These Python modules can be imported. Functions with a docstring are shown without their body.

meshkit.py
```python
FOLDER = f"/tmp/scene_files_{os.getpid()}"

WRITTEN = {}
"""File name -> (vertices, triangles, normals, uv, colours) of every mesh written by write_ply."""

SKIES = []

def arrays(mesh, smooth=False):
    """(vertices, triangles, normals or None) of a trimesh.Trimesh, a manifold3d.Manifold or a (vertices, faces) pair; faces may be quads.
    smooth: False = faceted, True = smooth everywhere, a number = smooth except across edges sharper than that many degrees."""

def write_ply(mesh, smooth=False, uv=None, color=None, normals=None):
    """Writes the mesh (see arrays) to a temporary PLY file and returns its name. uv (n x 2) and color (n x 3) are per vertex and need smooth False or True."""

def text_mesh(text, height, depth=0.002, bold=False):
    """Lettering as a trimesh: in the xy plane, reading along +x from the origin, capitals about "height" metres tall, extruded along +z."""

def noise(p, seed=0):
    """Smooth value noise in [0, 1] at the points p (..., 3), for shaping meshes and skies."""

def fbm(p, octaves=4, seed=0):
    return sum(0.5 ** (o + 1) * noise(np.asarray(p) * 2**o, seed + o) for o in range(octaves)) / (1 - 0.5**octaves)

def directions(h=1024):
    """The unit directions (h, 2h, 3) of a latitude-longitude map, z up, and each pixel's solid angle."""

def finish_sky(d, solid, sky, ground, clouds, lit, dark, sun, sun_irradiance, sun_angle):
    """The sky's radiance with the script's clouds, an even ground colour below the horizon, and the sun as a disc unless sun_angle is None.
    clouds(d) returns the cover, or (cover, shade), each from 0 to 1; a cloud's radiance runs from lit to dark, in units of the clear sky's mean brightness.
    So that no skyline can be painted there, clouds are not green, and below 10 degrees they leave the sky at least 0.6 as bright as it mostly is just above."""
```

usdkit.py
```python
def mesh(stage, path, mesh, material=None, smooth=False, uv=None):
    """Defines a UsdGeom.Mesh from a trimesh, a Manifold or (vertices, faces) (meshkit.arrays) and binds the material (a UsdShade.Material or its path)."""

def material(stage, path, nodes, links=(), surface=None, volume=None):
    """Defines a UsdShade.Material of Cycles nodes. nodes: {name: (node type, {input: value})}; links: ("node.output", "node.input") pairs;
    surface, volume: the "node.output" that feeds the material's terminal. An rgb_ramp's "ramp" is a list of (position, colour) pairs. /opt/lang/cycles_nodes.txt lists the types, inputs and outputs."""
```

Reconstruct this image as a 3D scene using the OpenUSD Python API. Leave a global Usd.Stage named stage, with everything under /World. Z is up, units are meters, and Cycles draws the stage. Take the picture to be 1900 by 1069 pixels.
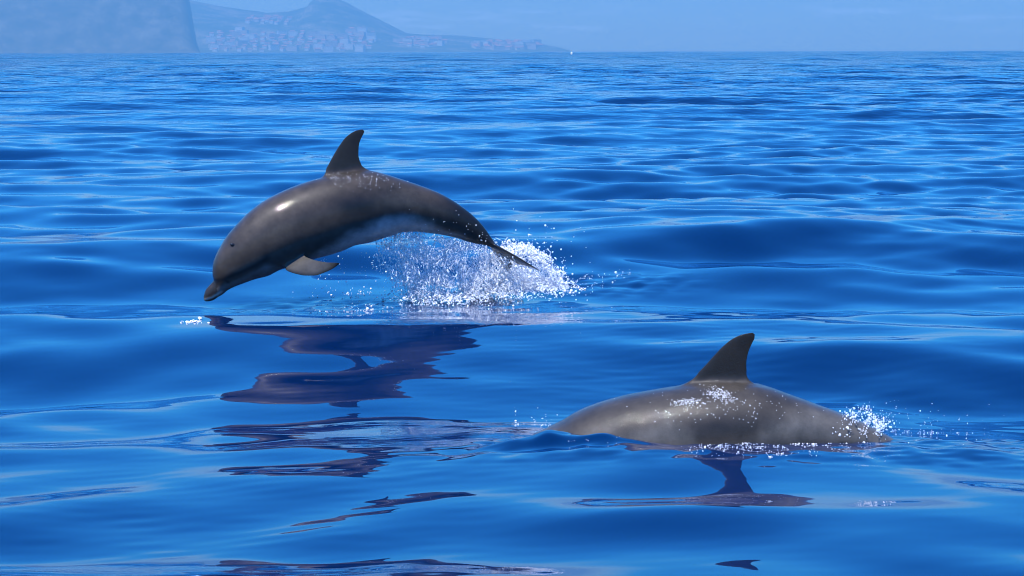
import math
import numpy as np, trimesh, manifold3d
from scipy.interpolate import PchipInterpolator
from scipy.spatial import cKDTree
from pxr import Usd, UsdGeom, UsdLux, UsdShade, Sdf, Gf, Vt
import usdkit, meshkit

rng = np.random.default_rng(7)
stage = Usd.Stage.CreateInMemory()
UsdGeom.SetStageUpAxis(stage, UsdGeom.Tokens.z)
UsdGeom.SetStageMetersPerUnit(stage, 1.0)
W = UsdGeom.Xform.Define(stage, "/World")
UsdGeom.Scope.Define(stage, "/World/Looks")

# ------------------------------------------------------------------ camera, sky, sun
PW, PH = 1900.0, 1069.0
F = 4115.0                     # focal length in picture pixels
HC = 1.42                      # eye height above the sea
HORIZON = 95.5
PITCH = math.atan((PH / 2 - HORIZON) / F)
ROLL = math.radians(0.13)
cam = UsdGeom.Camera.Define(stage, "/World/camera")
cam.CreateHorizontalApertureAttr(36.0)
cam.CreateVerticalApertureAttr(36.0 * PH / PW)
cam.CreateFocalLengthAttr(36.0 * F / PW)
cam.CreateClippingRangeAttr(Gf.Vec2f(0.1, 60000.0))
cam.CreateExposureAttr(1.22)
Rx = np.array([1.0, 0, 0]); Fw = np.array([0, math.cos(PITCH), -math.sin(PITCH)]); Up = np.cross(Rx, Fw)
R = math.cos(ROLL) * Rx - math.sin(ROLL) * Up * -1 * -1
U = math.cos(ROLL) * Up + math.sin(ROLL) * Rx
m = np.eye(4); m[0, :3], m[1, :3], m[2, :3], m[3, :3] = R, U, -Fw, (0, 0, HC)
cam.AddTransformOp().Set(Gf.Matrix4d(*m.ravel().tolist()))
EYE = np.array([0, 0, HC])


def ray(px, py):
    px, py = np.asarray(px, float), np.asarray(py, float)
    d = Fw + np.multiply.outer((px - PW / 2) / F, R) + np.multiply.outer((PH / 2 - py) / F, U)
    return d


def on_plane(px, py, p0, n):
    d = ray(px, py)
    t = np.dot(np.asarray(p0) - EYE, n) / (d @ np.asarray(n))
    return EYE + d * t[..., None]


SUN_EL, SUN_AZ = math.radians(62.0), math.radians(-138.0)      # azimuth = atan2(x, y)
SUN = np.array([math.sin(SUN_AZ) * math.cos(SUN_EL), math.cos(SUN_AZ) * math.cos(SUN_EL), math.sin(SUN_EL)])
sky_mat = usdkit.material(stage, "/World/Looks/sky_look", {
    "sky": ("sky_texture", {"sky_type": "single_scattering", "sun_disc": False, "sun_elevation": SUN_EL, "sun_rotation": SUN_AZ,
                            "altitude": 0.0, "air_density": 1.0, "aerosol_density": 0.25, "ozone_density": 1.6}),
    "sat": ("hsv", {"hue": 0.516, "saturation": 2.2, "value": 1.0, "fac": 1.0}),
    "tc": ("texture_coordinate", {}),
    "mp": ("mapping", {"scale": (26.0, 26.0, 210.0), "location": (3.1, 0.7, 0.2)}),
    "n": ("noise_texture", {"scale": 1.0, "detail": 5.0, "roughness": 0.6}),
    "r": ("map_range", {"from_min": 0.52, "from_max": 0.76, "to_min": 0.0, "to_max": 1.0, "clamp": True}),
    "sep": ("separate_xyz", {}),
    "lo": ("map_range", {"range_type": "smoothstep", "from_min": 0.004, "from_max": 0.012, "to_min": 0.0, "to_max": 1.0, "clamp": True}),
    "hi": ("map_range", {"range_type": "smoothstep", "from_min": 0.014, "from_max": 0.026, "to_min": 1.0, "to_max": 0.0, "clamp": True}),
    "m1": ("math", {"math_type": "multiply"}), "m2": ("math", {"math_type": "multiply"}),
    "cl": ("mix_color", {"blend_type": "mix", "b": (13.0, 13.0, 13.0), "use_clamp": False}),
    "bg": ("background_shader", {"strength": 0.15}),
}, [("sky.color", "sat.color"), ("sat.color", "cl.a"), ("tc.generated", "mp.vector"), ("mp.vector", "n.vector"), ("n.fac", "r.value"), ("tc.generated", "sep.vector"),
    ("sep.z", "lo.value"), ("sep.z", "hi.value"), ("lo.result", "m1.value1"), ("hi.result", "m1.value2"), ("m1.value", "m2.value1"), ("r.result", "m2.value2"),
    ("m2.value", "cl.fac"), ("cl.result", "bg.color")], surface="bg.background")
dome = UsdLux.DomeLight.Define(stage, "/World/sky")
UsdShade.MaterialBindingAPI.Apply(dome.GetPrim()).Bind(sky_mat)
dome.GetPrim().SetCustomDataByKey("kind", "structure")
sun = UsdLux.DistantLight.Define(stage, "/World/sun")
sun.CreateNormalizeAttr(True); sun.CreateIntensityAttr(1.0); sun.CreateAngleAttr(0.53)
sun.CreateColorAttr(Gf.Vec3f(1.0, 0.965, 0.91))
sx = np.cross([0, 1, 0], SUN); sx /= np.linalg.norm(sx); sy = np.cross(SUN, sx)
m = np.eye(4); m[0, :3], m[1, :3], m[2, :3] = sx, sy, SUN
sun.AddTransformOp().Set(Gf.Matrix4d(*m.ravel().tolist()))


# ------------------------------------------------------------------ helpers
count = {}


def numbered(path):
    k = count.get(path, -1) + 1
    count[path] = k
    return path if k == 0 else f"{path}_{k:03d}"


def tag(prim, label=None, category=None, group=None, kind=None):
    prim = prim.GetPrim() if hasattr(prim, "GetPrim") else prim
    for k, v in (("label", label), ("category", category), ("group", group), ("kind", kind)):
        if v:
            prim.SetCustomDataByKey(k, v)
    return prim


def thing(name, loc=(0, 0, 0)):
    x = UsdGeom.Xform.Define(stage, numbered("/World/" + name))
    x.AddTranslateOp().Set(Gf.Vec3d(*map(float, loc)))
    return x


def put(name, mesh, mat, parent="/World", smooth=False, color=None):
    parent = parent if isinstance(parent, str) else str(parent.GetPath())
    o = usdkit.mesh(stage, numbered(parent + "/" + name), mesh, mat, smooth)
    if color is not None:
        UsdGeom.PrimvarsAPI(o).CreatePrimvar("tone", Sdf.ValueTypeNames.Color3fArray, "vertex").Set(Vt.Vec3fArray.FromNumpy(np.asarray(color, np.float32)))
    return o


def smoothstep(a, b, x):
    t = np.clip((np.asarray(x, float) - a) / (b - a), 0, 1)
    return t * t * (3 - 2 * t)


def grid_faces(nr, nc, wrap=False):
    i, j = np.meshgrid(np.arange(nr - 1), np.arange(nc if wrap else nc - 1), indexing="ij")
    i, j = i.ravel(), j.ravel()
    k = (j + 1) % nc
    return np.stack([i * nc + j, i * nc + k, (i + 1) * nc + k, (i + 1) * nc + j], 1)


# ------------------------------------------------------------------ the sea
def sea_xy(px, py):
    d = ray(px, py)
    t = -HC / d[..., 2]
    return d[..., 0] * t, d[..., 1] * t


wr = np.random.default_rng(21)
WAVES = []          # kx, ky, amplitude, phase, group


def add_waves(n, l0, l1, slope, heading, spread, group):
    lam = np.exp(wr.uniform(np.log(l0), np.log(l1), n))
    th = heading + spread * wr.normal(size=n)
    k = 2 * np.pi / lam
    a = slope * math.sqrt(2.0 / n) / k
    for i in range(n):
        WAVES.append((k[i] * math.sin(th[i]), -k[i] * math.cos(th[i]), a[i], wr.uniform(0, 2 * np.pi), group, lam[i]))


add_waves(10, 6.0, 16.0, 0.030, 0.10, 0.22, 0)
add_waves(30, 1.7, 5.0, 0.058, -0.12, 0.42, 1)
add_waves(38, 0.50, 1.6, 0.052, 0.10, 0.65, 2)
add_waves(34, 0.20, 0.50, 0.030, 0.15, 0.65, 3)
add_waves(26, 7.0, 20.0, 0.075, 0.0, 0.5, 5)
add_waves(26, 20.0, 60.0, 0.055, 0.0, 0.6, 6)
add_waves(26, 0.085, 0.22, 0.020, 0.05, 0.30, 4)

# single swells that the photograph shows: picture point of the crest, height, half length towards the eye, half width, angle
PACKETS = []


def packet(px, py, h, ly, lx, ang=0.0):
    x, y = sea_xy(px, py)
    PACKETS.append((float(x), float(y), h, ly, lx, ang))


packet(1430, 452, 0.10, 1.5, 2.2, 0.02)
packet(120, 500, 0.07, 1.3, 1.7, 0.10)
packet(900, 150, 0.22, 6.0, 9.0, -0.05)
packet(1330, 842, 0.022, 0.16, 0.75, 0.02)
packet(1300, 962, 0.030, 0.22, 0.9, 0.08)
packet(1420, 368, 0.05, 1.4, 2.6, 0.0)


def patch(x, y, cx, cy, rx, ry, soft=1.0):
    return np.exp(-(((x - cx) / rx) ** 2 + ((y - cy) / ry) ** 2) ** soft)


CHOP = []           # centre x, y, radius x, y, strength: broken water round the dolphins
LOCAL = []          # functions added to the height


def sea_height(x, y, spacing=None, chunk=200000):
    x, y = np.asarray(x, float).ravel(), np.asarray(y, float).ravel()
    out = np.zeros_like(x)
    for s in range(0, len(x), chunk):
        X, Y = x[s:s + chunk], y[s:s + chunk]
        D = np.hypot(X, Y)
        q = np.stack([X / 9, Y / 16, 0 * X], 1)
        calm = meshkit.fbm(q + 5.3, 3, 3)
        m2 = 0.35 + 1.3 * smoothstep(0.3, 0.7, calm)
        far = smoothstep(11.0, 22.0, Y)
        m3 = (0.22 + 0.78 * far) * (0.25 + 1.5 * smoothstep(0.4, 0.72, meshkit.fbm(q * 1.7 + 11.1, 3, 8)))
        m2 = m2 * (0.9 + 0.25 * far)
        away = 1 + 0.15 * smoothstep(12, 20, D) + 0.4 * smoothstep(25, 110, D)
        m4 = smoothstep(15.0, 9.0, D) * (0.25 + 1.1 * smoothstep(0.42, 0.62, meshkit.fbm(q * 3.1 + 2.7, 2, 12)))
        gain = (away, away, m2 * away, m3, m4, smoothstep(110, 320, D), smoothstep(500, 1100, D))
        h = np.zeros_like(X)
        sp = None if spacing is None else spacing[s:s + chunk]
        for kx, ky, a, ph, g, lam in WAVES:
            fade = 1.0 if sp is None else np.clip((lam / sp - 2.5) / 3.0, 0, 1)
            p = kx * X + ky * Y + ph
            h += a * fade * gain[g] * np.sin(p)
        for cx, cy, hh, ly, lx, ang in PACKETS:
            dx, dy = X - cx, Y - cy
            u, v = dx * math.cos(ang) + dy * math.sin(ang), -dx * math.sin(ang) + dy * math.cos(ang)
            # steeper towards the eye than away from it
            vv = np.where(v < 0, v / ly, v / (1.5 * ly))
            h += hh * np.exp(-(u / lx) ** 2) * (1.45 * np.exp(-vv ** 2) - 0.45 * np.exp(-(vv / 2.0) ** 2))
        for fn in LOCAL:
            h = fn(X, Y, h)
        out[s:s + chunk] = h
    return out


def level(cx, cy, rx, ry, to, keep, ang=0.0):
    """Round a dolphin the swell lies at a given height: its own shape is kept by a share."""
    def fn(x, y, h):
        u, v = (x - cx) * math.cos(ang) + (y - cy) * math.sin(ang), -(x - cx) * math.sin(ang) + (y - cy) * math.cos(ang)
        m = np.exp(-((u / rx) ** 2 + (v / ry) ** 2) ** 1.5)
        return h * (1 - m * (1 - keep)) + m * to
    return fn


def hump(cx, cy, rx, ry, hh, ang=0.0, p=1.0):
    def fn(x, y, h):
        u, v = (x - cx) * math.cos(ang) + (y - cy) * math.sin(ang), -(x - cx) * math.sin(ang) + (y - cy) * math.cos(ang)
        return h + hh * np.exp(-((u / rx) ** 2 + (v / ry) ** 2) ** p)
    return fn


CH = np.random.default_rng(5)
CHOP_WAVES = [(2 * math.pi / l * math.sin(t), 2 * math.pi / l * math.cos(t), l * 0.018, CH.uniform(0, 6.28)) for l, t in zip(np.exp(CH.uniform(math.log(0.07), math.log(0.35), 26)), CH.uniform(0, 6.28, 26))]


def chop(cx, cy, rx, ry, k, ang=0.0):
    """Water broken into short steep ripples where a dolphin left or parts it."""
    def fn(x, y, h):
        u, v = (x - cx) * math.cos(ang) + (y - cy) * math.sin(ang), -(x - cx) * math.sin(ang) + (y - cy) * math.cos(ang)
        m = k * np.exp(-((u / rx) ** 2 + (v / ry) ** 2) ** 1.4)
        on = m > 0.01
        if on.any():
            a = np.zeros(on.sum())
            for kx, ky, am, ph in CHOP_WAVES:
                a += am * np.sin(kx * x[on] + ky * y[on] + ph)
            h = h.copy()
            h[on] += 0.35 * m[on] * a
        return h
    return fn


LOCAL += [level(-0.85, 12.45, 1.9, 1.6, -0.02, 0.45, 0.2), level(-0.8, 10.4, 1.5, 1.3, 0.0, 0.6), level(0.75, 7.6, 1.6, 1.9, 0.045, 0.75)]
LOCAL += [hump(0.13, 8.05, 0.14, 0.12, 0.012), hump(0.26, 7.96, 0.30, 0.11, 0.050, -0.06)]
LOCAL += [chop(-0.75, 12.75, 0.75, 0.30, 0.8), chop(0.55, 13.7, 0.5, 0.35, 1.0, 0.1), chop(0.14, 8.12, 0.26, 0.22, 1.5), chop(1.55, 8.3, 0.65, 0.28, 0.9), chop(0.85, 7.85, 1.1, 0.30, 0.9)]


def sea_mesh():
    fine = math.radians(15.5)
    ang = np.concatenate([np.linspace(-math.pi, -fine - 0.25, 40, endpoint=False), np.linspace(-fine - 0.25, -fine, 30, endpoint=False),
                          np.linspace(-fine, fine, 560), np.linspace(fine, fine + 0.25, 31)[1:], np.linspace(fine + 0.25, math.pi, 41)[1:]])
    rad, r = [0.4, 1, 1.6, 2.2, 2.8, 3.3, 3.7], 4.0
    while r < 10500:
        rad.append(r)
        g = 0.0021 if r < 18 else 0.0034 if r < 220 else 0.006 if r < 1500 else 0.02 if r < 2500 else 0.08
        r *= 1 + g
    rad = np.array(rad + [10500.0])
    RR, AA = np.meshgrid(rad, ang, indexing="ij")
    X, Y = RR * np.sin(AA), RR * np.cos(AA)
    da = np.gradient(ang); dr = np.gradient(rad)
    sp = np.maximum(RR * da[None, :], dr[:, None] * 0.8)
    Z = sea_height(X, Y, sp.ravel()).reshape(X.shape)
    v = np.stack([X.ravel(), Y.ravel(), Z.ravel()], 1)
    f = grid_faces(len(rad), len(ang))
    f = f[:, [0, 3, 2, 1]]
    return v, f


# ------------------------------------------------------------------ materials
def water_material():
    return usdkit.material(stage, "/World/Looks/sea_water", {
        "geo": ("geometry", {}),
        "sep": ("separate_xyz", {}),
        "mp": ("mapping", {"scale": (1.0, 1.6, 1.0)}),
        "n1": ("noise_texture", {"scale": 8.0, "detail": 4.0, "roughness": 0.5}),
        "np": ("noise_texture", {"scale": 0.16, "detail": 3.0}),
        "rp": ("map_range", {"from_min": 0.46, "from_max": 0.70, "to_min": 0.0, "to_max": 0.30, "clamp": True}),
        "off": ("map_range", {"from_min": 10.0, "from_max": 26.0, "to_min": 0.12, "to_max": 0.45, "clamp": True}),
        "ms": ("math", {"math_type": "multiply"}),
        "bump": ("bump", {"distance": 0.012}),
        "mp2": ("mapping", {"scale": (0.8, 1.2, 1.0)}),
        "n2": ("noise_texture", {"scale": 0.9, "detail": 3.0, "roughness": 0.6}),
        "r2": ("map_range", {"from_min": 25.0, "from_max": 170.0, "to_min": 0.0, "to_max": 1.0, "clamp": True}),
        "bump2": ("bump", {"distance": 0.40}),
        "ro": ("map_range", {"from_min": 90.0, "from_max": 700.0, "to_min": 0.022, "to_max": 0.14, "clamp": True}),
        "p": ("principled_bsdf", {"base_color": (0.0003, 0.011, 0.050), "ior": 1.45}),
    }, [("geo.position", "mp.vector"), ("mp.vector", "n1.vector"), ("geo.position", "np.vector"), ("np.fac", "rp.value"), ("geo.position", "sep.vector"),
        ("sep.y", "off.value"), ("rp.result", "ms.value1"), ("off.result", "ms.value2"), ("ms.value", "bump.strength"), ("n1.fac", "bump.height"),
        ("geo.position", "mp2.vector"), ("mp2.vector", "n2.vector"), ("n2.fac", "bump2.height"), ("sep.y", "r2.value"), ("r2.result", "bump2.strength"),
        ("sep.y", "ro.value"), ("ro.result", "p.roughness"), ("bump.normal", "bump2.normal"), ("bump2.normal", "p.normal")], surface="p.BSDF")


M_SEA = water_material()
tag(put("sea", sea_mesh(), M_SEA, smooth=True), kind="structure")

# ------------------------------------------------------------------ hills across the water
def silhouette(points, dist):
    p = np.array(points, float)
    x = (p[:, 0] - PW / 2) / F * dist
    z = (HORIZON - p[:, 1]) / F * dist + HC
    return lambda q: np.interp(q, x, z)


def terrain(sil, x0, x1, y0, yr, y1, nx, ny, rough, seed, fan=False):
    xs, ys = np.linspace(x0, x1, nx), np.linspace(y0, y1, ny)
    X, Y = np.meshgrid(xs, ys)
    def height(X, Y):
        q = np.stack([X / 420, Y / 420, 0 * X], -1)
        n = meshkit.fbm(q, 5, seed) - 0.5
        coast = y0 + 160 * (meshkit.fbm(q * 1.3 + 40, 3, seed + 9))
        t = np.clip((Y - coast) / (yr - coast), 0, 1.6)
        prof = np.where(t <= 1, np.sin(np.minimum(t, 1) * math.pi / 2) ** 1.15, np.maximum(0, 1 - (t - 1) * 0.9))
        H = sil(X * yr / Y + 12 * n) if fan else sil(X + 60 * (t - 1) * n)
        keep = np.exp(-((t - 1) / 0.22) ** 2)
        return np.where(Y < coast, -2.0, H * prof * (1 + rough * n * (1 - 0.75 * keep)) + 0.12 * rough * H * n * keep)
    return (np.stack([X.ravel(), Y.ravel(), height(X, Y).ravel()], 1), grid_faces(ny, nx)), height


def land_material(name, a, b, c, scale):
    return usdkit.material(stage, "/World/Looks/" + name, {
        "geo": ("geometry", {}),
        "n": ("noise_texture", {"scale": scale, "detail": 6.0, "roughness": 0.65}),
        "r": ("rgb_ramp", {"ramp": [(0.3, a), (0.5, b), (0.66, c)]}),
        "p": ("principled_bsdf", {"roughness": 0.9}),
    }, [("geo.position", "n.vector"), ("n.fac", "r.fac"), ("r.color", "p.base_color")], surface="p.BSDF")


M_HILL = land_material("hill_ground", (0.03, 0.05, 0.02), (0.06, 0.08, 0.04), (0.22, 0.18, 0.12), 0.012)
M_CLIFF = land_material("cliff_rock", (0.015, 0.025, 0.012), (0.06, 0.055, 0.04), (0.11, 0.10, 0.07), 0.03)
hill_sil = silhouette([(-700, 40), (250, 20), (330, -6), (366, 0), (400, 6), (430, 11), (462, 17), (500, 23), (545, 20), (570, 14), (585, 8), (590, -1), (605, -6), (628, -4), (645, 3), (680, 21),
                       (720, 42), (757, 62), (790, 65), (850, 67), (905, 72), (960, 77), (1005, 82), (1040, 89), (1052, 94), (1060, 99), (1200, 105)], 6500)
hill_mesh, hill_height = terrain(hill_sil, -3000, 330, 5600, 6500, 7300, 520, 150, 0.5, 4)
tag(put("hills", hill_mesh, M_HILL, smooth=True), kind="structure")
head_sil = silhouette([(-1800, -200), (-400, -170), (0, -140), (180, -110), (300, -80), (345, -40), (356, -8), (361, 20), (366, 55), (370, 80), (373, 96), (380, 99), (500, 110)], 4700)
head_mesh, head_height = terrain(head_sil, -3000, -540, 4250, 4700, 5300, 560, 110, 0.25, 14, True)
tag(put("headland", head_mesh, M_CLIFF, smooth=True), kind="structure")


# ------------------------------------------------------------------ dolphins
def skin(name, wet):
  return usdkit.material(stage, "/World/Looks/" + name, {
    "at": ("attribute", {"attribute": "tone"}),
    "tc": ("geometry", {}),
    "n": ("noise_texture", {"scale": 11.0, "detail": 9.0, "roughness": 0.72}),
    "r": ("map_range", {"from_min": 0.3, "from_max": 0.7, "to_min": 0.65, "to_max": 1.35}),
    "dk": ("mix_color", {"blend_type": "multiply", "fac": 1.0, "b": (0.61, 0.60, 0.575), "use_clamp": False}),
    "mul": ("mix_color", {"blend_type": "multiply", "fac": 1.0, "use_clamp": False}),
    "nb": ("noise_texture", {"scale": 260.0, "detail": 2.0}),
    "bump": ("bump", {"distance": 0.002, "strength": 0.06}),
    "nc": ("noise_texture", {"scale": 170.0, "detail": 2.0, "roughness": 0.5}),
    "bump3": ("bump", {"distance": 0.004, "strength": wet}),
    "p": ("principled_bsdf", {"roughness": 0.50, "specular_ior_level": 0.16, "coat_weight": 0.7, "coat_roughness": 0.022, "coat_ior": 1.33}),
}, [("tc.position", "n.vector"), ("n.fac", "r.value"), ("at.color", "dk.a"), ("dk.result", "mul.a"), ("r.result", "mul.b"), ("mul.result", "p.base_color"),
    ("tc.position", "nb.vector"), ("nb.fac", "bump.height"), ("bump.normal", "p.normal"), ("tc.position", "nc.vector"), ("nc.fac", "bump3.height"), ("bump3.normal", "p.coat_normal")], surface="p.BSDF")


M_SKIN = skin("wet_dolphin_skin", 0.20)
M_SKIN_WASHED = skin("dolphin_skin_under_running_water", 0.45)
M_EYE = usdkit.material(stage, "/World/Looks/wet_black_eye", {"p": ("principled_bsdf", {"base_color": (0.006, 0.005, 0.005), "roughness": 0.12})}, surface="p.BSDF")
M_WATER = usdkit.material(stage, "/World/Looks/spray_water", {
    "p": ("principled_bsdf", {"base_color": (0.93, 0.96, 1.0), "roughness": 0.12, "ior": 1.333, "transmission_weight": 0.15}),
}, surface="p.BSDF")


M_CURTAIN = usdkit.material(stage, "/World/Looks/clear_falling_water", {
    "p": ("principled_bsdf", {"base_color": (0.93, 0.96, 1.0), "roughness": 0.08, "ior": 1.333, "transmission_weight": 0.6}),
}, surface="p.BSDF")


class Side:
    """The upright plane through a dolphin's spine; the photograph's outline of the animal is measured on it."""

    def __init__(self, p0, yaw):
        self.p0 = np.asarray(p0, float)
        self.e = np.array([math.cos(yaw), math.sin(yaw), 0.0])       # tailwards
        self.n = np.array([math.sin(yaw), -math.cos(yaw), 0.0])      # towards the eye
        d = self.p0 - EYE
        self.scale = (d @ Fw) / F                                    # metres per picture pixel

    def at(self, px, py, out=0.0):
        p = on_plane(px, py, self.p0, self.n)
        return p + np.multiply.outer(np.broadcast_to(out, np.shape(px)), self.n)

    def pixel(self, p):
        p = p - np.multiply.outer((p - self.p0) @ self.n, self.n) - EYE
        w = p @ Fw
        return PW / 2 + F * (p @ R) / w, PH / 2 - F * (p @ U) / w


    def pixel_seen(self, p):
        """Where a point, or its mirror image on the near side, stands in the measured picture."""
        o = (p - self.p0) @ self.n
        w = p + np.multiply.outer(np.abs(o) - o, self.n) - EYE
        return PW / 2 + F * (w @ R) / (w @ Fw), PH / 2 - F * (w @ U) / (w @ Fw)


def loft(rings):
    n, c = rings.shape[:2]
    v = np.concatenate([rings.reshape(-1, 3), rings[0].mean(0)[None], rings[-1].mean(0)[None]])
    q = grid_faces(n, c, True)
    f = np.vstack([q[:, [0, 1, 2]], q[:, [0, 2, 3]]])
    j = np.arange(c); k = (j + 1) % c
    f = np.vstack([f, np.stack([k, j, np.full(c, n * c)], 1), np.stack([(n - 1) * c + j, (n - 1) * c + k, np.full(c, n * c + 1)], 1)])
    m = trimesh.Trimesh(v, f, process=False)
    if m.volume < 0:
        m.invert()
    return m


def solid(m):
    return manifold3d.Manifold(manifold3d.Mesh(np.asarray(m.vertices, np.float32), np.asarray(m.faces, np.uint32)))


def body_loft(side, top, bot, half, nr=190, nc=64):
    top, bot, half = np.array(top, float), np.array(bot, float), np.array(half, float)
    mid = (top + bot) / 2
    t = np.concatenate([[0], np.cumsum(np.maximum(np.hypot(*np.diff(mid, axis=0).T), 4.0))])
    u = np.linspace(0, t[-1], nr)
    T, B, H = PchipInterpolator(t, top)(u), PchipInterpolator(t, bot)(u), PchipInterpolator(t, half)(u)
    T3, B3 = side.at(T[:, 0], T[:, 1]), side.at(B[:, 0], B[:, 1])
    c, a = (T3 + B3) / 2, (T3 - B3) / 2
    th = np.linspace(0, 2 * np.pi, nc, endpoint=False)
    lat = np.sign(np.sin(th)) * np.abs(np.sin(th)) ** 0.92
    return loft(c[:, None] + a[:, None] * np.cos(th)[None, :, None] + (H[:, None] * lat[None])[:, :, None] * side.n)


def fin_loft(lead, trail, normal, thick, n=40):
    """lead, trail: root to tip polylines in space; thick: greatest thickness over chord."""
    def along(p, u):
        p = np.asarray(p, float)
        t = np.concatenate([[0], np.cumsum(np.linalg.norm(np.diff(p, axis=0), axis=1))])
        return PchipInterpolator(t / t[-1], p)(u)
    u = 1 - (1 - np.linspace(0, 1, n)) ** 1.6
    L, T = along(lead, u), along(trail, u)
    ph = np.linspace(0, 2 * np.pi, 30, endpoint=False)
    x = (1 - np.cos(ph)) / 2
    prof = np.sign(np.sin(ph)) * (1.48 * np.sqrt(np.maximum(x, 0)) - 0.63 * x - 1.76 * x ** 2 + 1.42 * x ** 3 - 0.51 * x ** 4)
    chord = np.linalg.norm(T - L, axis=1)
    rings = L[:, None] + (T - L)[:, None] * x[None, :, None] + np.multiply.outer(chord[:, None] * prof[None] * thick, np.asarray(normal, float))
    return loft(rings)


def joined(body, fins, radius=0.03, length=0.011):
    whole = solid(body)
    for f in fins:
        whole = whole + solid(f)
    whole = whole.refine_to_length(length)
    mm = whole.to_mesh()
    m = trimesh.Trimesh(mm.vert_properties[:, :3].astype(float), mm.tri_verts.astype(int), process=True, merge_norm=True, merge_tex=True)
    v = np.array(m.vertices)
    bt = cKDTree(trimesh.sample.sample_surface_even(body, 40000, seed=1)[0])
    near = np.zeros(len(v))
    for f in fins:
        ft = cKDTree(trimesh.sample.sample_surface_even(f, 9000, seed=1)[0])
        d = np.maximum(bt.query(v)[0], ft.query(v)[0])
        near = np.maximum(near, 1 - smoothstep(radius * 0.5, radius * 1.6, d))
    e = m.edges_unique
    deg = np.bincount(e.ravel(), minlength=len(v)).astype(float)
    for _ in range(40):
        s = np.zeros_like(v)
        np.add.at(s, e[:, 0], v[e[:, 1]]); np.add.at(s, e[:, 1], v[e[:, 0]])
        w = np.maximum(near, 0.03)[:, None]
        v += w * 0.5 * (s / deg[:, None] - v)
    m.vertices = v
    return m


def seg_dist(x, y, pts):
    d = np.full(np.shape(x), 1e9)
    for (x0, y0), (x1, y1) in zip(pts[:-1], pts[1:]):
        t = np.clip(((x - x0) * (x1 - x0) + (y - y0) * (y1 - y0)) / ((x1 - x0) ** 2 + (y1 - y0) ** 2), 0, 1)
        d = np.minimum(d, np.hypot(x - x0 - t * (x1 - x0), y - y0 - t * (y1 - y0)))
    return d


def blend(c, col, w):
    return c + (np.asarray(col) - c) * np.clip(w, 0, 1)[:, None]


def flukes(side, root, tip, span, roll=0.0):
    """Tail flukes: horizontal pair; root and tip are picture points of the middle line's start and of the trailing edge."""
    a, b = side.at(*root), side.at(*tip)
    ax = (b - a); ln = np.linalg.norm(ax); ax = ax / ln
    nrm = np.cross(ax, side.n); nrm /= np.linalg.norm(nrm)
    lat = side.n * math.cos(roll) + nrm * math.sin(roll)
    nrm = np.cross(ax, lat)
    out = []
    for s in (-1, 1):
        P = lambda l, w: a + ax * ln * l + lat * s * w * span
        lead = [P(-0.10, -0.03), P(0.02, 0.06), P(0.18, 0.22), P(0.42, 0.50), P(0.70, 0.78), P(0.96, 0.97), P(1.04, 1.0)]
        trail = [P(0.55, -0.03), P(0.66, 0.06), P(0.78, 0.22), P(0.84, 0.50), P(0.92, 0.78), P(1.03, 0.97), P(1.06, 1.0)]
        out.append(fin_loft(lead, trail, nrm, 0.13))
    return out


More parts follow.
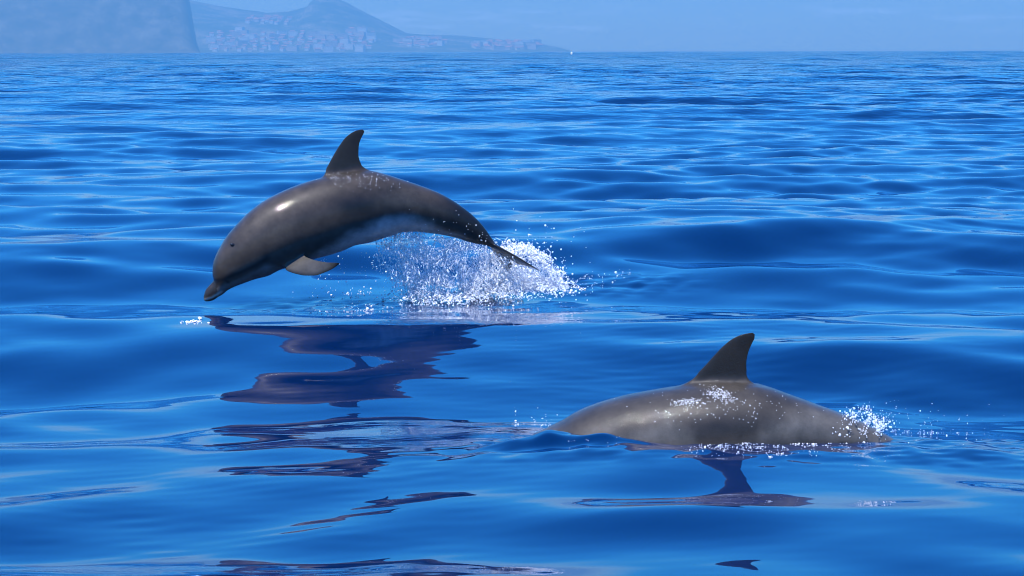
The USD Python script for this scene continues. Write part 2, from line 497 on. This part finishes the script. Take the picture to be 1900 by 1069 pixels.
# the leaping one
S1 = Side((on_plane(640, 400, (0, 12.8, 0), (0, -1, 0))), math.radians(13.0))
top1 = [(377.6, 552), (380.5, 540.5), (387, 531), (394, 523.5), (396.5, 519), (394.5, 510), (394.6, 495), (399.5, 477), (410, 456), (422, 437), (441, 415), (461, 395), (485, 376.4), (512, 361), (542, 347.5), (570, 337.5), (603, 328), (645, 319.5), (688, 316.5),
        (711, 322), (743, 332), (779, 344), (815, 358), (848, 377), (872, 395), (890, 412), (903, 428), (912, 441), (920, 450)]
bot1 = [(379, 558), (383, 559.5), (393.5, 558), (405, 551), (413, 546.5), (421, 539.5), (434, 532.5), (452, 525.5), (475, 517.5), (495, 512.5), (520, 500.5), (543, 494), (566, 486), (588, 479.5), (611, 473.5), (634, 466), (658, 455.5), (686, 450), (708, 443),
        (727, 437), (747, 431), (770, 430), (795, 432.5), (820, 436), (844, 441), (866, 448), (884, 452.5), (906, 456.5), (913, 459)]
half1 = [0.012, 0.022, 0.031, 0.038, 0.046, 0.062, 0.082, 0.106, 0.130, 0.148, 0.166, 0.178, 0.187, 0.194, 0.198, 0.199, 0.197, 0.188, 0.174, 0.160, 0.143, 0.124, 0.104, 0.083, 0.064, 0.047, 0.036, 0.030, 0.026]
body1 = body_loft(S1, top1, bot1, half1)


def px(S, pts, out=0.0):
    """Points of an outline that stand out from the spine's plane by a given distance."""
    pts, out = np.array(pts, float), np.broadcast_to(out, len(pts))
    return np.array([on_plane(p[0], p[1], S.p0 + S.n * o, S.n) for p, o in zip(pts, out)])


def mirrored(S, p, lift=0.0):
    return p - 2 * np.multiply.outer((p - S.p0) @ S.n, S.n) + np.array([0, 0, lift])

dorsal1 = fin_loft(px(S1, [(596, 352), (597, 330), (600, 322), (609, 306), (619, 287.5), (629.5, 270.5), (641, 255.5), (653, 246), (664, 241.5), (673, 240.5)]),
                   px(S1, [(694, 345), (693, 322), (686, 315), (676, 310), (668.5, 301), (665.3, 287), (666, 270), (670.5, 256), (675, 247), (676, 243)]), S1.n, 0.085)
fl_lead = [(522, 486), (532, 502), (548, 508), (566, 511.5), (584, 511.5), (602, 506), (617, 499), (629, 490)]
fl_trail = [(560, 462), (570, 477), (580, 481.5), (592, 484.5), (603, 486.5), (613, 487.3), (622, 487.6), (630, 488.3)]
fins1 = [dorsal1]
out = np.array([0.09, 0.15, 0.185, 0.215, 0.245, 0.27, 0.29, 0.305])
L, T = px(S1, fl_lead, out), px(S1, fl_trail, out + 0.025 * np.linspace(1, 0.3, 8))
fins1.append(fin_loft(L, T, (0.2, -0.45, 0.87), 0.075))
fins1.append(fin_loft(mirrored(S1, L, 0.05), mirrored(S1, T, 0.05), (0.2, 0.45, 0.87), 0.075))
fins1 += flukes(S1, (903, 446), (972, 504), 0.27, -0.16)
m1 = joined(body1, fins1)


def tones1(m, S):
    v = np.asarray(m.vertices)
    x, y = S.pixel(v)
    lat = np.abs((v - S.p0) @ S.n)
    n = meshkit.fbm(v * 7.0, 4, 5) - 0.5
    n2 = meshkit.fbm(v * 22.0, 3, 9) - 0.5
    c = np.tile((0.056, 0.045, 0.037), (len(v), 1))
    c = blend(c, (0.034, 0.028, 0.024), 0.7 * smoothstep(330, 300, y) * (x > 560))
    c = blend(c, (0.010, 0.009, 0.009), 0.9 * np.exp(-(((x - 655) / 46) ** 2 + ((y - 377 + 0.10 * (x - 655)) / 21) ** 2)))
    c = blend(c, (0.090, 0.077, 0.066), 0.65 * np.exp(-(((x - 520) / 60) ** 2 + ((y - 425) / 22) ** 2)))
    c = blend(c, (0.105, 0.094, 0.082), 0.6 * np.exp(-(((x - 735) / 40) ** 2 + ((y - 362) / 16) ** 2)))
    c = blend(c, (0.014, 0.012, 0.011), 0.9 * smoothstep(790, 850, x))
    c = blend(c, (0.024, 0.022, 0.022), 0.8 * np.exp(-(seg_dist(x, y, [(500, 480), (560, 458), (620, 435), (690, 405), (740, 393)]) / 13) ** 2))
    c = c * (1 + 0.9 * n + 0.5 * n2)[:, None]
    # pale belly and greyer throat
    line = np.interp(x, [540, 565, 600, 640, 680, 720, 760, 800, 840, 880], [518, 474, 452, 427, 404, 392, 396, 410, 432, 452])
    c = blend(c, (0.30, 0.32, 0.36), smoothstep(-8, 24, y - line + 22 * n + 10 * n2) * smoothstep(900, 850, x) * (x > 530))
    line = np.interp(x, [398, 420, 450, 488, 520, 560, 590], [526, 518, 504, 482, 487, 488, 500])
    c = blend(c, (0.115, 0.118, 0.125), smoothstep(0, 12, y - line + 8 * n) * (x < 585) * (x > 396))
    # cheek, mouth line, lip, beak
    c = blend(c, (0.10, 0.09, 0.08), 0.75 * np.exp(-(seg_dist(x, y, [(420, 500), (450, 490), (478, 476)]) / 8) ** 2))
    c = blend(c, (0.012, 0.012, 0.013), np.exp(-(seg_dist(x, y, [(399, 522), (420, 512), (445, 501), (470, 488), (488, 476)]) / np.interp(x, [400, 440, 490], [3.5, 4.5, 7.0])) ** 2) * (lat > 0.02))
    beak = (x < 402) & (y > 515 + 0.25 * (402 - x))
    c = blend(c, (0.026, 0.022, 0.020), 0.9 * beak)
    c = blend(c, (0.36, 0.34, 0.32), 0.9 * np.exp(-(seg_dist(x, y, [(379, 555.5), (392, 551), (402, 545), (410, 540)]) / 2.2) ** 2) * (lat > 0.006))
    c = blend(c, (0.03, 0.028, 0.028), 0.8 * np.exp(-(((x - 429) / 9) ** 2 + ((y - 452) / 6) ** 2)))
    c = blend(c, (0.012, 0.011, 0.011), 0.9 * np.exp(-(seg_dist(x, y, [(394, 520), (404, 516.5), (414, 517), (421, 521)]) / 2.6) ** 2))
    # fins
    fin = (y < 322) & (x > 590) & (x < 700)
    c = blend(c, (0.026, 0.022, 0.019), 0.9 * fin * smoothstep(322, 305, y))
    fx, fy = S.pixel_seen(v)
    x, y = np.where(lat > 0.10, fx, x), np.where(lat > 0.10, fy, y)
    flip = (lat > 0.10) & (seg_dist(x, y, [(528, 492), (575, 498), (630, 489)]) < 22) & (y > np.interp(x, [528, 569, 630], [498, 477, 484]))
    edge = seg_dist(x, y, [(532, 502), (548, 508), (566, 511.5), (584, 511.5), (602, 506), (617, 499), (629, 490)])
    c = blend(c, (0.066, 0.060, 0.053), 0.95 * flip)
    c = blend(c, (0.026, 0.023, 0.021), flip * np.maximum(smoothstep(8, 0, edge), 0.7 * smoothstep(600, 630, x)))
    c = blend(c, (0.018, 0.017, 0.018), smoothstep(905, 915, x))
    return c


def surface_out(m, S, x, y):
    """How far the skin stands out from the spine's plane at a measured point."""
    X, Y = S.pixel(np.asarray(m.vertices))
    lat = (np.asarray(m.vertices) - S.p0) @ S.n
    near = np.where(lat > 0.005, np.hypot(X - x, Y - y), 1e9)
    i = np.argsort(near)[:6]
    return float(np.mean(lat[i]))


d1 = thing("dolphin", S1.p0)
tag(d1, "dark grey dolphin leaping clear of the water in an arc, pale belly showing", "dolphin")


def local(m, o):
    m = m.copy(); m.apply_translation(-np.asarray(o)); return m


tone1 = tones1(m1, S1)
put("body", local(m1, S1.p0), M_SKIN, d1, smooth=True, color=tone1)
for s in (1, -1):
    e_ = trimesh.creation.icosphere(2, 1.0); e_.apply_scale([0.017, 0.010, 0.010])
    o_ = surface_out(m1, S1, 429, 452) - 0.004
    e_.apply_transform(trimesh.transformations.rotation_matrix(math.radians(18), [0, 1, 0]))
    e_.apply_translation(S1.at(429.0, 452.0) + S1.n * s * o_)
    put("eye", local(e_, S1.p0), M_EYE, d1, smooth=True)

# the swimming one
S2 = Side((on_plane(1330, 780, (0, 8.25, 0), (0, -1, 0))), math.radians(-8.0))
top2 = [(826, 922), (836, 912), (852, 900), (872, 888), (879, 884), (882, 874), (892, 864), (912, 852), (942, 834), (977, 813), (1010, 796), (1045, 779), (1066, 766), (1090, 755), (1122, 744), (1163, 733), (1212, 724), (1256, 716.5), (1320, 710), (1400, 711.5),
        (1426, 718.5), (1455, 729), (1489, 741), (1518, 752), (1547, 762), (1572, 772), (1591, 780), (1620, 794), (1650, 810), (1690, 834), (1730, 856), (1765, 876)]
bot2 = [(829, 930), (842, 932), (864, 928), (886, 922), (900, 920), (916, 920), (940, 920), (965, 921), (992, 922), (1020, 924), (1048, 926), (1076, 927), (1092, 926), (1112, 926), (1140, 925), (1176, 922), (1218, 918), (1260, 913), (1318, 906), (1386, 888),
        (1410, 880), (1436, 872), (1466, 864), (1492, 858), (1520, 855), (1545, 853), (1564, 852), (1595, 853), (1630, 856), (1674, 864), (1718, 876), (1757, 892)]
half2 = [0.012, 0.022, 0.031, 0.040, 0.046, 0.062, 0.082, 0.106, 0.130, 0.148, 0.164, 0.176, 0.182, 0.187, 0.192, 0.196, 0.198, 0.198, 0.192, 0.172, 0.164, 0.152, 0.138, 0.124, 0.111, 0.099, 0.090, 0.076, 0.062, 0.046, 0.034, 0.027]
body2 = body_loft(S2, top2, bot2, half2)
dorsal2 = fin_loft(px(S2, [(1240, 748), (1246, 726), (1262, 713), (1283, 701.5), (1304, 682.5), (1322, 663), (1342, 642), (1362, 627), (1382, 619.5), (1396, 617.6)]),
                   px(S2, [(1408, 742), (1410, 717), (1401, 711), (1392, 702.5), (1386, 690), (1385, 674), (1388, 656), (1394.5, 639), (1400, 627), (1400.5, 620)]), S2.n, 0.085)
fins2 = [dorsal2] + flukes(S2, (1752, 876), (1850, 940), 0.27)
for s in (1, -1):
    out = s * np.array([0.10, 0.15, 0.19, 0.23, 0.26, 0.30, 0.33, 0.35])
    fins2.append(fin_loft(px(S2, [(1040, 885), (1052, 905), (1076, 922), (1104, 935), (1134, 944), (1160, 946), (1184, 944), (1204, 938)], out),
                          px(S2, [(1108, 880), (1120, 895), (1132, 906), (1148, 916), (1164, 924), (1180, 930), (1194, 934), (1205, 937)], out), (0.2, -0.35 * s, 0.9), 0.075))
m2 = joined(body2, fins2)


def tones2(m, S):
    v = np.asarray(m.vertices)
    x, y = S.pixel(v)
    n = meshkit.fbm(v * 7.0, 4, 35) - 0.5
    c = np.tile((0.058, 0.050, 0.043), (len(v), 1))
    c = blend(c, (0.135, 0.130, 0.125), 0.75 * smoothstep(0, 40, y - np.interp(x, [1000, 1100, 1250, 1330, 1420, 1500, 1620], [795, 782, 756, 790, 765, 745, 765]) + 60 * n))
    c = blend(c, (0.020, 0.017, 0.015), 0.9 * np.exp(-(((x - 1325) / 42) ** 2 + ((y - 778) / 17) ** 2)))
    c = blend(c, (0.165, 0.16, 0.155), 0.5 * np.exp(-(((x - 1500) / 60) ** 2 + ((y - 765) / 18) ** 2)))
    c = c * (1 + 0.6 * n + 0.4 * (meshkit.fbm(v * 24.0, 3, 39) - 0.5))[:, None]
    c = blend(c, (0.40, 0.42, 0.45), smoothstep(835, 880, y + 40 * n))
    c = blend(c, (0.018, 0.015, 0.012), 0.92 * (x > 1240) * (x < 1425) * smoothstep(716, 694, y))
    return c


d2 = thing("dolphin", S2.p0)
tag(d2, "grey brown dolphin swimming at the surface, back and hooked fin above the water", "dolphin")
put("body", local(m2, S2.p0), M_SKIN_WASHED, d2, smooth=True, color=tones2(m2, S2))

# ------------------------------------------------------------------ drops, spray and foam
DROP = trimesh.creation.icosphere(1, 1.0)


def drops(name, parent, origin, pts, radius, stretch, mat, kind="stuff"):
    """Many water drops: points, radii, and a stretch vector (a drop is drawn out along its flight)."""
    pts, radius = np.asarray(pts, float) - np.asarray(origin), np.asarray(radius, float)
    pi = UsdGeom.PointInstancer.Define(stage, numbered(str(parent.GetPath()) + "/" + name))
    proto = usdkit.mesh(stage, str(pi.GetPath()) + "/drop", DROP, mat, True)
    pi.CreatePrototypesRel().SetTargets([proto.GetPath()])
    n = len(pts)
    pi.CreateProtoIndicesAttr(Vt.IntArray.FromNumpy(np.zeros(n, np.int32)))
    pi.CreatePositionsAttr(Vt.Vec3fArray.FromNumpy(pts.astype(np.float32)))
    sc = radius[:, None] * np.stack([np.ones(n), np.ones(n), stretch], 1)
    pi.CreateScalesAttr(Vt.Vec3fArray.FromNumpy(sc.astype(np.float32)))
    # turn the long axis out of the vertical a little, each its own way
    a, b = rng.normal(0, 0.45, n), rng.uniform(0, 6.28, n)
    q = np.stack([np.cos(a / 2), np.sin(a / 2) * np.cos(b), np.sin(a / 2) * np.sin(b), 0 * a], 1)
    pi.CreateOrientationsAttr(Vt.QuathArray([Gf.Quath(float(w), float(x), float(y), float(z)) for w, x, y, z in q]))
    tag(pi, kind=kind)
    return pi


def scatter(S, n, density, box, depth, size, spread=0.5, clump=None, back=0.0):
    """n points on a dolphin's plane, thick where density(x, y) (picture measure) says so and gathered in strands; depth: spread across."""
    X, Y, got = [], [], 0
    while got < n:
        x, y = rng.uniform(box[0], box[2], 4 * n), rng.uniform(box[1], box[3], 4 * n)
        d = density(x, y)
        if clump:
            d = d * smoothstep(clump[2], clump[3], meshkit.fbm(np.stack([x / clump[0], y / clump[1], 0 * x], 1), 4, 17))
        k = rng.uniform(size=4 * n) < d
        X.append(x[k]); Y.append(y[k]); got += int(k.sum())
    X, Y = np.concatenate(X)[:n], np.concatenate(Y)[:n]
    o = rng.normal(0, 1, n) * depth - back
    P = S.at(X, Y, o)
    return P, np.clip(size * np.exp(rng.normal(0, spread, n)), size * 0.3, size * 4)


def strings(S, n, density, box, depth, size, length, slant, back=0.0):
    """Threads of water: each a row of touching drops that thins along its fall."""
    P, r = scatter(S, n, density, box, depth, size, 0.35, None, back)
    k = 11
    a = rng.normal(slant, 0.55, n); L = length * np.exp(rng.normal(0, 0.5, n))
    t = np.linspace(-0.5, 0.5, k)
    bend = rng.normal(0, 0.25, n)
    along = np.multiply.outer(L, t)
    side = along ** 2 / L[:, None] * bend[:, None]
    q = P[:, None] + (np.sin(a)[:, None] * along + np.cos(a)[:, None] * side)[..., None] * S.e + (-np.cos(a)[:, None] * along + np.sin(a)[:, None] * side)[..., None] * np.array([0, 0, 1.0])
    rr = r[:, None] * np.clip(1.15 - 1.6 * np.abs(t + 0.15), 0.25, 1.2)[None] * np.exp(rng.normal(0, 0.2, (n, k)))
    return q.reshape(-1, 3), rr.ravel()


belly = lambda x: np.interp(x, [680, 700, 745, 795, 860, 905, 940, 980], [458, 447, 432, 433, 447, 456, 480, 508])
base = lambda x: np.interp(x, [690, 760, 880, 960, 1060, 1180], [556, 556, 552, 546, 532, 522])


def curtain(x, y):
    t = (y - belly(x)) / (base(x) - belly(x))
    left = np.interp(t, [0, 0.5, 1], [690, 705, 750])
    return smoothstep(0, 0.04, t) * (t < 1) * smoothstep(left - 12, left + 55, x) * smoothstep(975, 930, x) * (0.35 + 0.65 * t ** 1.5)


def burst(x, y):
    top = np.interp(x, [860, 900, 930, 960, 985, 1010, 1040, 1062], [548, 520, 490, 486, 482, 496, 518, 532])
    t = (y - top) / np.maximum(base(x) - top, 1)
    return smoothstep(-0.15, 0.8, t) ** 1.3 * (y < base(x) + 3) * smoothstep(860, 930, x) * smoothstep(1068, 1030, x)


def plume(x, y):
    arc = seg_dist(x, y, [(940, 480), (960, 462), (985, 465), (1010, 482), (1035, 508), (1052, 528)])
    return 0.9 * np.exp(-(arc / 9) ** 2) + 0.25 * np.exp(-(((x - 985) / 35) ** 2 + ((y - 490) / 25) ** 2))


o1 = S1.at(880, 548)
sp = thing("splash", o1)
tag(sp, "white splash and curtain of falling drops under the leaping dolphin's tail", "splash")
P, r_ = scatter(S1, 17000, curtain, (680, 430, 985, 560), 0.10, 0.0016, 0.55, (13, 20, 0.28, 0.66), 0.08)
drops("falling_water", sp, o1, P, r_, 1 + 2.2 * rng.random(len(P)) ** 2, M_CURTAIN)
P, r_ = strings(S1, 480, curtain, (680, 430, 985, 560), 0.10, 0.0013, 0.035, 0.0, 0.08)
drops("falling_threads", sp, o1, P, r_, np.full(len(P), 1.8), M_WATER)
P, r_ = strings(S1, 560, lambda x, y: np.maximum(burst(x, y) * 0.4, plume(x, y)), (860, 440, 1075, 550), 0.10, 0.0022, 0.035, 0.9, 0.14)
drops("spray_threads", sp, o1, P, r_, np.full(len(P), 1.5), M_WATER)
P, r_ = scatter(S1, 6500, burst, (850, 475, 1075, 560), 0.12, 0.0017, 0.55, (12, 12, 0.22, 0.55), 0.24)
drops("burst", sp, o1, P, r_, 1 + 1.0 * rng.random(len(P)) ** 2, M_WATER)
P, r_ = scatter(S1, 1500, plume, (920, 440, 1075, 540), 0.10, 0.0026, 0.5, (9, 9, 0.42, 0.62), 0.1)
drops("spray", sp, o1, P, r_, 1 + 0.8 * rng.random(len(P)), M_WATER)
P, r_ = scatter(S1, 2800, lambda x, y: np.exp(-((y - base(x) + 3) / np.interp(x, [690, 800, 1060], [5, 8, 6])) ** 2) * smoothstep(700, 800, x) * smoothstep(1085, 1030, x), (690, 515, 1090, 565), 0.16, 0.0024, 0.5, (14, 7, 0.3, 0.6))
drops("foam", sp, o1, P, r_, np.ones(len(P)), M_WATER)
P, r_ = scatter(S1, 170, lambda x, y: np.exp(-(((x - 640) / 130) ** 2 + ((y - 490) / 45) ** 2)) * (y > 470) + 0.5 * np.exp(-(((x - 1010) / 60) ** 2 + ((y - 450) / 50) ** 2)), (560, 380, 1150, 560), 0.2, 0.0026, 0.4)
drops("loose_drops", sp, o1, P, r_, np.ones(len(P)), M_WATER)


def afloat(n, density, box, size, spread=0.5):
    """Drops and bubbles that lie on the sea; density in picture measure of the sea's plane."""
    X, Y, got = [], [], 0
    while got < n:
        x, y = rng.uniform(box[0], box[2], 6 * n), rng.uniform(box[1], box[3], 6 * n)
        k = rng.uniform(size=6 * n) < density(x, y) * smoothstep(0.38, 0.6, meshkit.fbm(np.stack([x / 14, y / 5, 0 * x], 1), 3, 29))
        X.append(x[k]); Y.append(y[k]); got += int(k.sum())
    X, Y = np.concatenate(X)[:n], np.concatenate(Y)[:n]
    d = ray(X, Y)
    z = np.zeros(n)
    for _ in range(6):
        t = (z - HC) / d[:, 2]
        x, y = d[:, 0] * t, d[:, 1] * t
        z = 0.5 * z + 0.5 * sea_height(x, y)
    r = size * np.exp(rng.normal(0, spread, n))
    return np.stack([x, y, sea_height(x, y) + 0.3 * r], 1), r


def foam_thing(name, label, category, n, density, box, size):
    P, r = afloat(n, density, box, size)
    o = P.mean(0)
    t = thing(name, o)
    tag(t, label, category)
    drops("bubbles", t, o, P, r, np.full(n, 0.7), M_WATER)


foam_thing("foam_patch", "glittering bubbles on the dark ruffled water left of the splash", "foam", 280, lambda x, y: np.exp(-(((x - 665) / 75) ** 2 + ((y - 553 - 0.02 * (x - 665)) / 11) ** 2)) + 0.6 * np.exp(-(((x - 690) / 85) ** 2 + ((y - 573) / 5) ** 2)), (570, 530, 800, 585), 0.0019)
foam_thing("foam_patch", "bubbles trailing on the dark water right of the splash", "foam", 90, lambda x, y: 0.5 * np.exp(-(((x - 1145) / 45) ** 2 + ((y - 512) / 9) ** 2)) + np.exp(-(((x - 1085) / 25) ** 2 + ((y - 520) / 8) ** 2)), (1040, 490, 1200, 540), 0.0019)
foam_thing("foam_patch", "short row of bubbles on the smooth water below the leaping dolphin's beak", "foam", 40, lambda x, y: np.exp(-((y - 597) / 3) ** 2) * (x > 326) * (x < 388), (320, 585, 395, 610), 0.003)

line2 = lambda x: np.interp(x, [960, 1130, 1280, 1400, 1480, 1560, 1640], [800, 815, 826, 818, 808, 800, 797])
foam_thing("foam_streak", "line of white bubbles along the swimming dolphin's flank", "foam", 2000, lambda x, y: np.exp(-((y - line2(x)) / np.interp(x, [1250, 1350, 1500, 1640], [7, 15, 24, 14])) ** 2) * smoothstep(1250, 1300, x) * smoothstep(1650, 1600, x), (1240, 775, 1660, 850), 0.0012)
foam_thing("foam_streak", "few white bubbles on the water heaped up at the swimming dolphin's head", "foam", 160, lambda x, y: np.exp(-((y - np.interp(x, [960, 1060, 1140], [770, 790, 806])) / 14) ** 2) * (x > 955) * (x < 1150), (950, 745, 1160, 830), 0.0014)
foam_thing("foam_streak", "scattered bubbles on the ruffled wake behind the swimming dolphin", "foam", 130, lambda x, y: np.exp(-(((x - 1700) / 110) ** 2 + ((y - 785) / 22) ** 2)), (1560, 740, 1895, 835), 0.0013)
o2 = S2.at(1600, 790)
sp = thing("splash", o2)
tag(sp, "small white splash where the swimming dolphin's tail goes under", "splash")
P, r_ = scatter(S2, 900, lambda x, y: smoothstep(-0.1, 0.7, (y - np.interp(x, [1545, 1570, 1600, 1625, 1650, 1680], [772, 758, 752, 750, 772, 790])) / 36) * (y < 800) * smoothstep(1540, 1560, x) * smoothstep(1690, 1640, x), (1540, 745, 1690, 805), 0.07, 0.0013, 0.5, (9, 9, 0.38, 0.62))
drops("spray", sp, o2, P, r_, 1 + 0.8 * rng.random(len(P)), M_WATER)


def beads(S, m, parent, n, density, box, size):
    """Water beads standing on the wet skin."""
    v, nn = np.asarray(m.vertices), np.asarray(m.vertex_normals)
    k = (nn @ S.n > -0.2) & ((v - S.p0) @ S.n > -0.01)
    v, nn = v[k], nn[k]
    w = v - EYE
    X, Y = PW / 2 + F * (w @ R) / (w @ Fw), PH / 2 - F * (w @ U) / (w @ Fw)
    t = cKDTree(np.stack([X, Y], 1))
    P = []
    while len(P) < n:
        x, y = rng.uniform(box[0], box[2]), rng.uniform(box[1], box[3])
        if rng.random() < density(x, y):
            d, i = t.query((x, y))
            if d < 8:
                q = v[i] + (R * (x - X[i]) - U * (y - Y[i])) * S.scale
                P.append(q - nn[i] * ((q - v[i]) @ nn[i]))
    drops("water_beads", parent, S.p0, np.array(P), size * np.exp(rng.normal(0, 0.35, n)), np.ones(n), M_WATER)


beads(S1, m1, d1, 90, lambda x, y: math.exp(-(((x - 660) / 55) ** 2 + ((y - 332 - 0.12 * (x - 660)) / 10) ** 2)), (560, 300, 800, 380), 0.0021)
beads(S1, m1, d1, 40, lambda x, y: math.exp(-(((x - 895) / 20) ** 2 + ((y - 440 - 0.5 * (x - 895)) / 9) ** 2)) + 0.12 * math.exp(-(((x - 820) / 60) ** 2 + ((y - 415) / 25) ** 2)), (700, 380, 920, 470), 0.002)
beads(S2, m2, d2, 520, lambda x, y: 1.0 * math.exp(-(((x - 1272) / 22) ** 2 + ((y - 746) / 5) ** 2)) + 0.8 * math.exp(-(((x - 1335) / 22) ** 2 + ((y - 733 - 0.25 * (x - 1335)) / 9) ** 2)) + 0.03 * math.exp(-(((x - 1350) / 110) ** 2 + ((y - 755) / 24) ** 2)), (1130, 705, 1560, 800), 0.0013)

# ------------------------------------------------------------------ far houses and a float
def plain(name, col, rough=0.7):
    return usdkit.material(stage, "/World/Looks/" + name, {"p": ("principled_bsdf", {"base_color": col, "roughness": rough})}, surface="p.BSDF")


M_WALLS = [plain("white_house_wall", (0.52, 0.50, 0.48)), plain("pale_pink_house_wall", (0.42, 0.33, 0.29)), plain("cream_house_wall", (0.55, 0.48, 0.38))]
M_ROOF = plain("terracotta_roof", (0.40, 0.16, 0.09))
M_FLAT = plain("pale_flat_roof", (0.5, 0.48, 0.45))
UsdGeom.Scope.Define(stage, "/World/Looks")


def house_class(i, wall, size, gable):
    p = stage.CreateClassPrim(f"/house_kind_{i:03d}")
    x, y, z = size
    b = trimesh.creation.box([x, y, z + 6]); b.apply_translation([0, 0, (z + 6) / 2 - 6])
    usdkit.mesh(stage, str(p.GetPath()) + "/wall", b, wall)
    if gable:
        g = [(-x / 2 - .5, -y / 2 - .5, z + .02), (x / 2 + .5, -y / 2 - .5, z + .02), (x / 2 + .5, y / 2 + .5, z + .02), (-x / 2 - .5, y / 2 + .5, z + .02), (-x / 2 - .5, 0, z + y * 0.28), (x / 2 + .5, 0, z + y * 0.28)]
        fc = [(0, 1, 5), (0, 5, 4), (2, 3, 4), (2, 4, 5), (1, 2, 5), (3, 0, 4), (0, 2, 1), (0, 3, 2)]
        usdkit.mesh(stage, str(p.GetPath()) + "/roof", (np.array(g), np.array(fc)), M_ROOF)
    else:
        b = trimesh.creation.box([x + .6, y + .6, 0.8]); b.apply_translation([0, 0, z + 0.42])
        usdkit.mesh(stage, str(p.GetPath()) + "/roof", b, M_FLAT)
    return p


KINDS = [house_class(0, M_WALLS[0], (12, 9, 6), True), house_class(1, M_WALLS[1], (14, 10, 7), True), house_class(2, M_WALLS[2], (10, 8, 6), True),
         house_class(3, M_WALLS[0], (24, 13, 13), False), house_class(4, M_WALLS[1], (30, 13, 11), False)]
ZONES = [((430, 80, 28, 12), 40, "pale", "tiny pale house low on the hazy shore beside the dark headland", "houses on the shore beside the headland"),
         ((540, 82, 50, 9), 60, "", "tiny house in the hazy town at the water's edge below the peak", "houses of the town below the peak"),
         ((665, 76, 22, 14), 22, "", "tiny building stepping up the hazy shore right of the peak", "buildings on the shore right of the peak"),
         ((780, 80, 50, 10), 38, "", "tiny house on the low hazy slope at the foot of the long ridge", "houses at the foot of the long ridge"),
         ((940, 86, 60, 7), 70, "", "tiny pale house on the low hazy headland at the right end of the coast", "houses on the far right end of the coast"),
         ((500, 40, 90, 16), 26, "", "lone tiny house high on the hazy hillside around the peak", "lone houses high on the hillside")]
hx, hy = rng.uniform(-960, 240, 60000), rng.uniform(5640, 6480, 60000)
hzz = hill_height(hx, hy)
w_ = np.stack([hx, hy, hzz], 1) - EYE
HX, HY = PW / 2 + F * (w_ @ R) / (w_ @ Fw), PH / 2 - F * (w_ @ U) / (w_ @ Fw)
taken = np.zeros((0, 2))
for (cx, cy, rx, ry), n, _, label, group in ZONES:
    pr = np.exp(-(((HX - cx) / rx) ** 2 + ((HY - cy) / ry) ** 2)) * (hzz > 2)
    order = np.argsort(-(pr ** 0.6) * rng.random(len(pr)) ** 0.5)
    made = 0
    for i in order[:4000]:
        if made >= n:
            break
        if len(taken) and np.min(np.abs(taken - (hx[i], hy[i])).max(1)) < 24:
            continue
        taken = np.vstack([taken, (hx[i], hy[i])])
        k = int(rng.choice(5, p=[0.30, 0.18, 0.2, 0.18, 0.14] if cy > 60 else [0.45, 0.25, 0.3, 0, 0]))
        h = UsdGeom.Xform.Define(stage, numbered("/World/house"))
        h.AddTranslateOp().Set(Gf.Vec3d(float(hx[i]), float(hy[i]), float(hzz[i])))
        h.AddRotateZOp().Set(float(rng.uniform(-35, 35)))
        h.GetPrim().GetReferences().AddInternalReference(KINDS[k].GetPath())
        h.GetPrim().SetInstanceable(True)
        tag(h, label, "house", group)
        made += 1

M_FLOAT = plain("white_float", (0.85, 0.8, 0.62), 0.4)
fx, fy = sea_xy(1058.5, 103.0)
_t = np.linspace(-60, 60, 600)
_h = sea_height(fx + 0 * _t, fy + _t, np.full(600, 0.8))
fy = float(fy + _t[np.argmax(_h)])          # it rides a crest
fl = thing("marker_buoy", (fx, fy, float(_h.max()) + 0.15))
tag(fl, "tiny pale marker buoy on the sea just below the horizon", "buoy")
put("float", trimesh.creation.revolve([(0, -0.3), (0.24, -0.3), (0.34, 0.0), (0.33, 0.25), (0.2, 0.45), (0.06, 0.5), (0, 0.5)], sections=20), M_FLOAT, fl, smooth=40)
put("mast", trimesh.util.concatenate([trimesh.creation.cylinder(0.04, 0.5, 10, transform=trimesh.transformations.translation_matrix([0, 0, 0.75])), trimesh.creation.icosphere(2, 0.14).apply_translation([0, 0, 1.05])]), M_FLOAT, fl, smooth=40)

# ------------------------------------------------------------------ air
M_HAZE = usdkit.material(stage, "/World/Looks/haze_air", {
    "v": ("principled_volume", {"color": (0.160, 0.425, 0.66), "density": 3.25e-4, "anisotropy": 0.0}),
}, [], volume="v.volume")
hz = trimesh.creation.box([21600, 21600, 444]); hz.apply_translation([0, 0, 222 - 4.0])
tag(put("haze", hz, M_HAZE), kind="stuff")
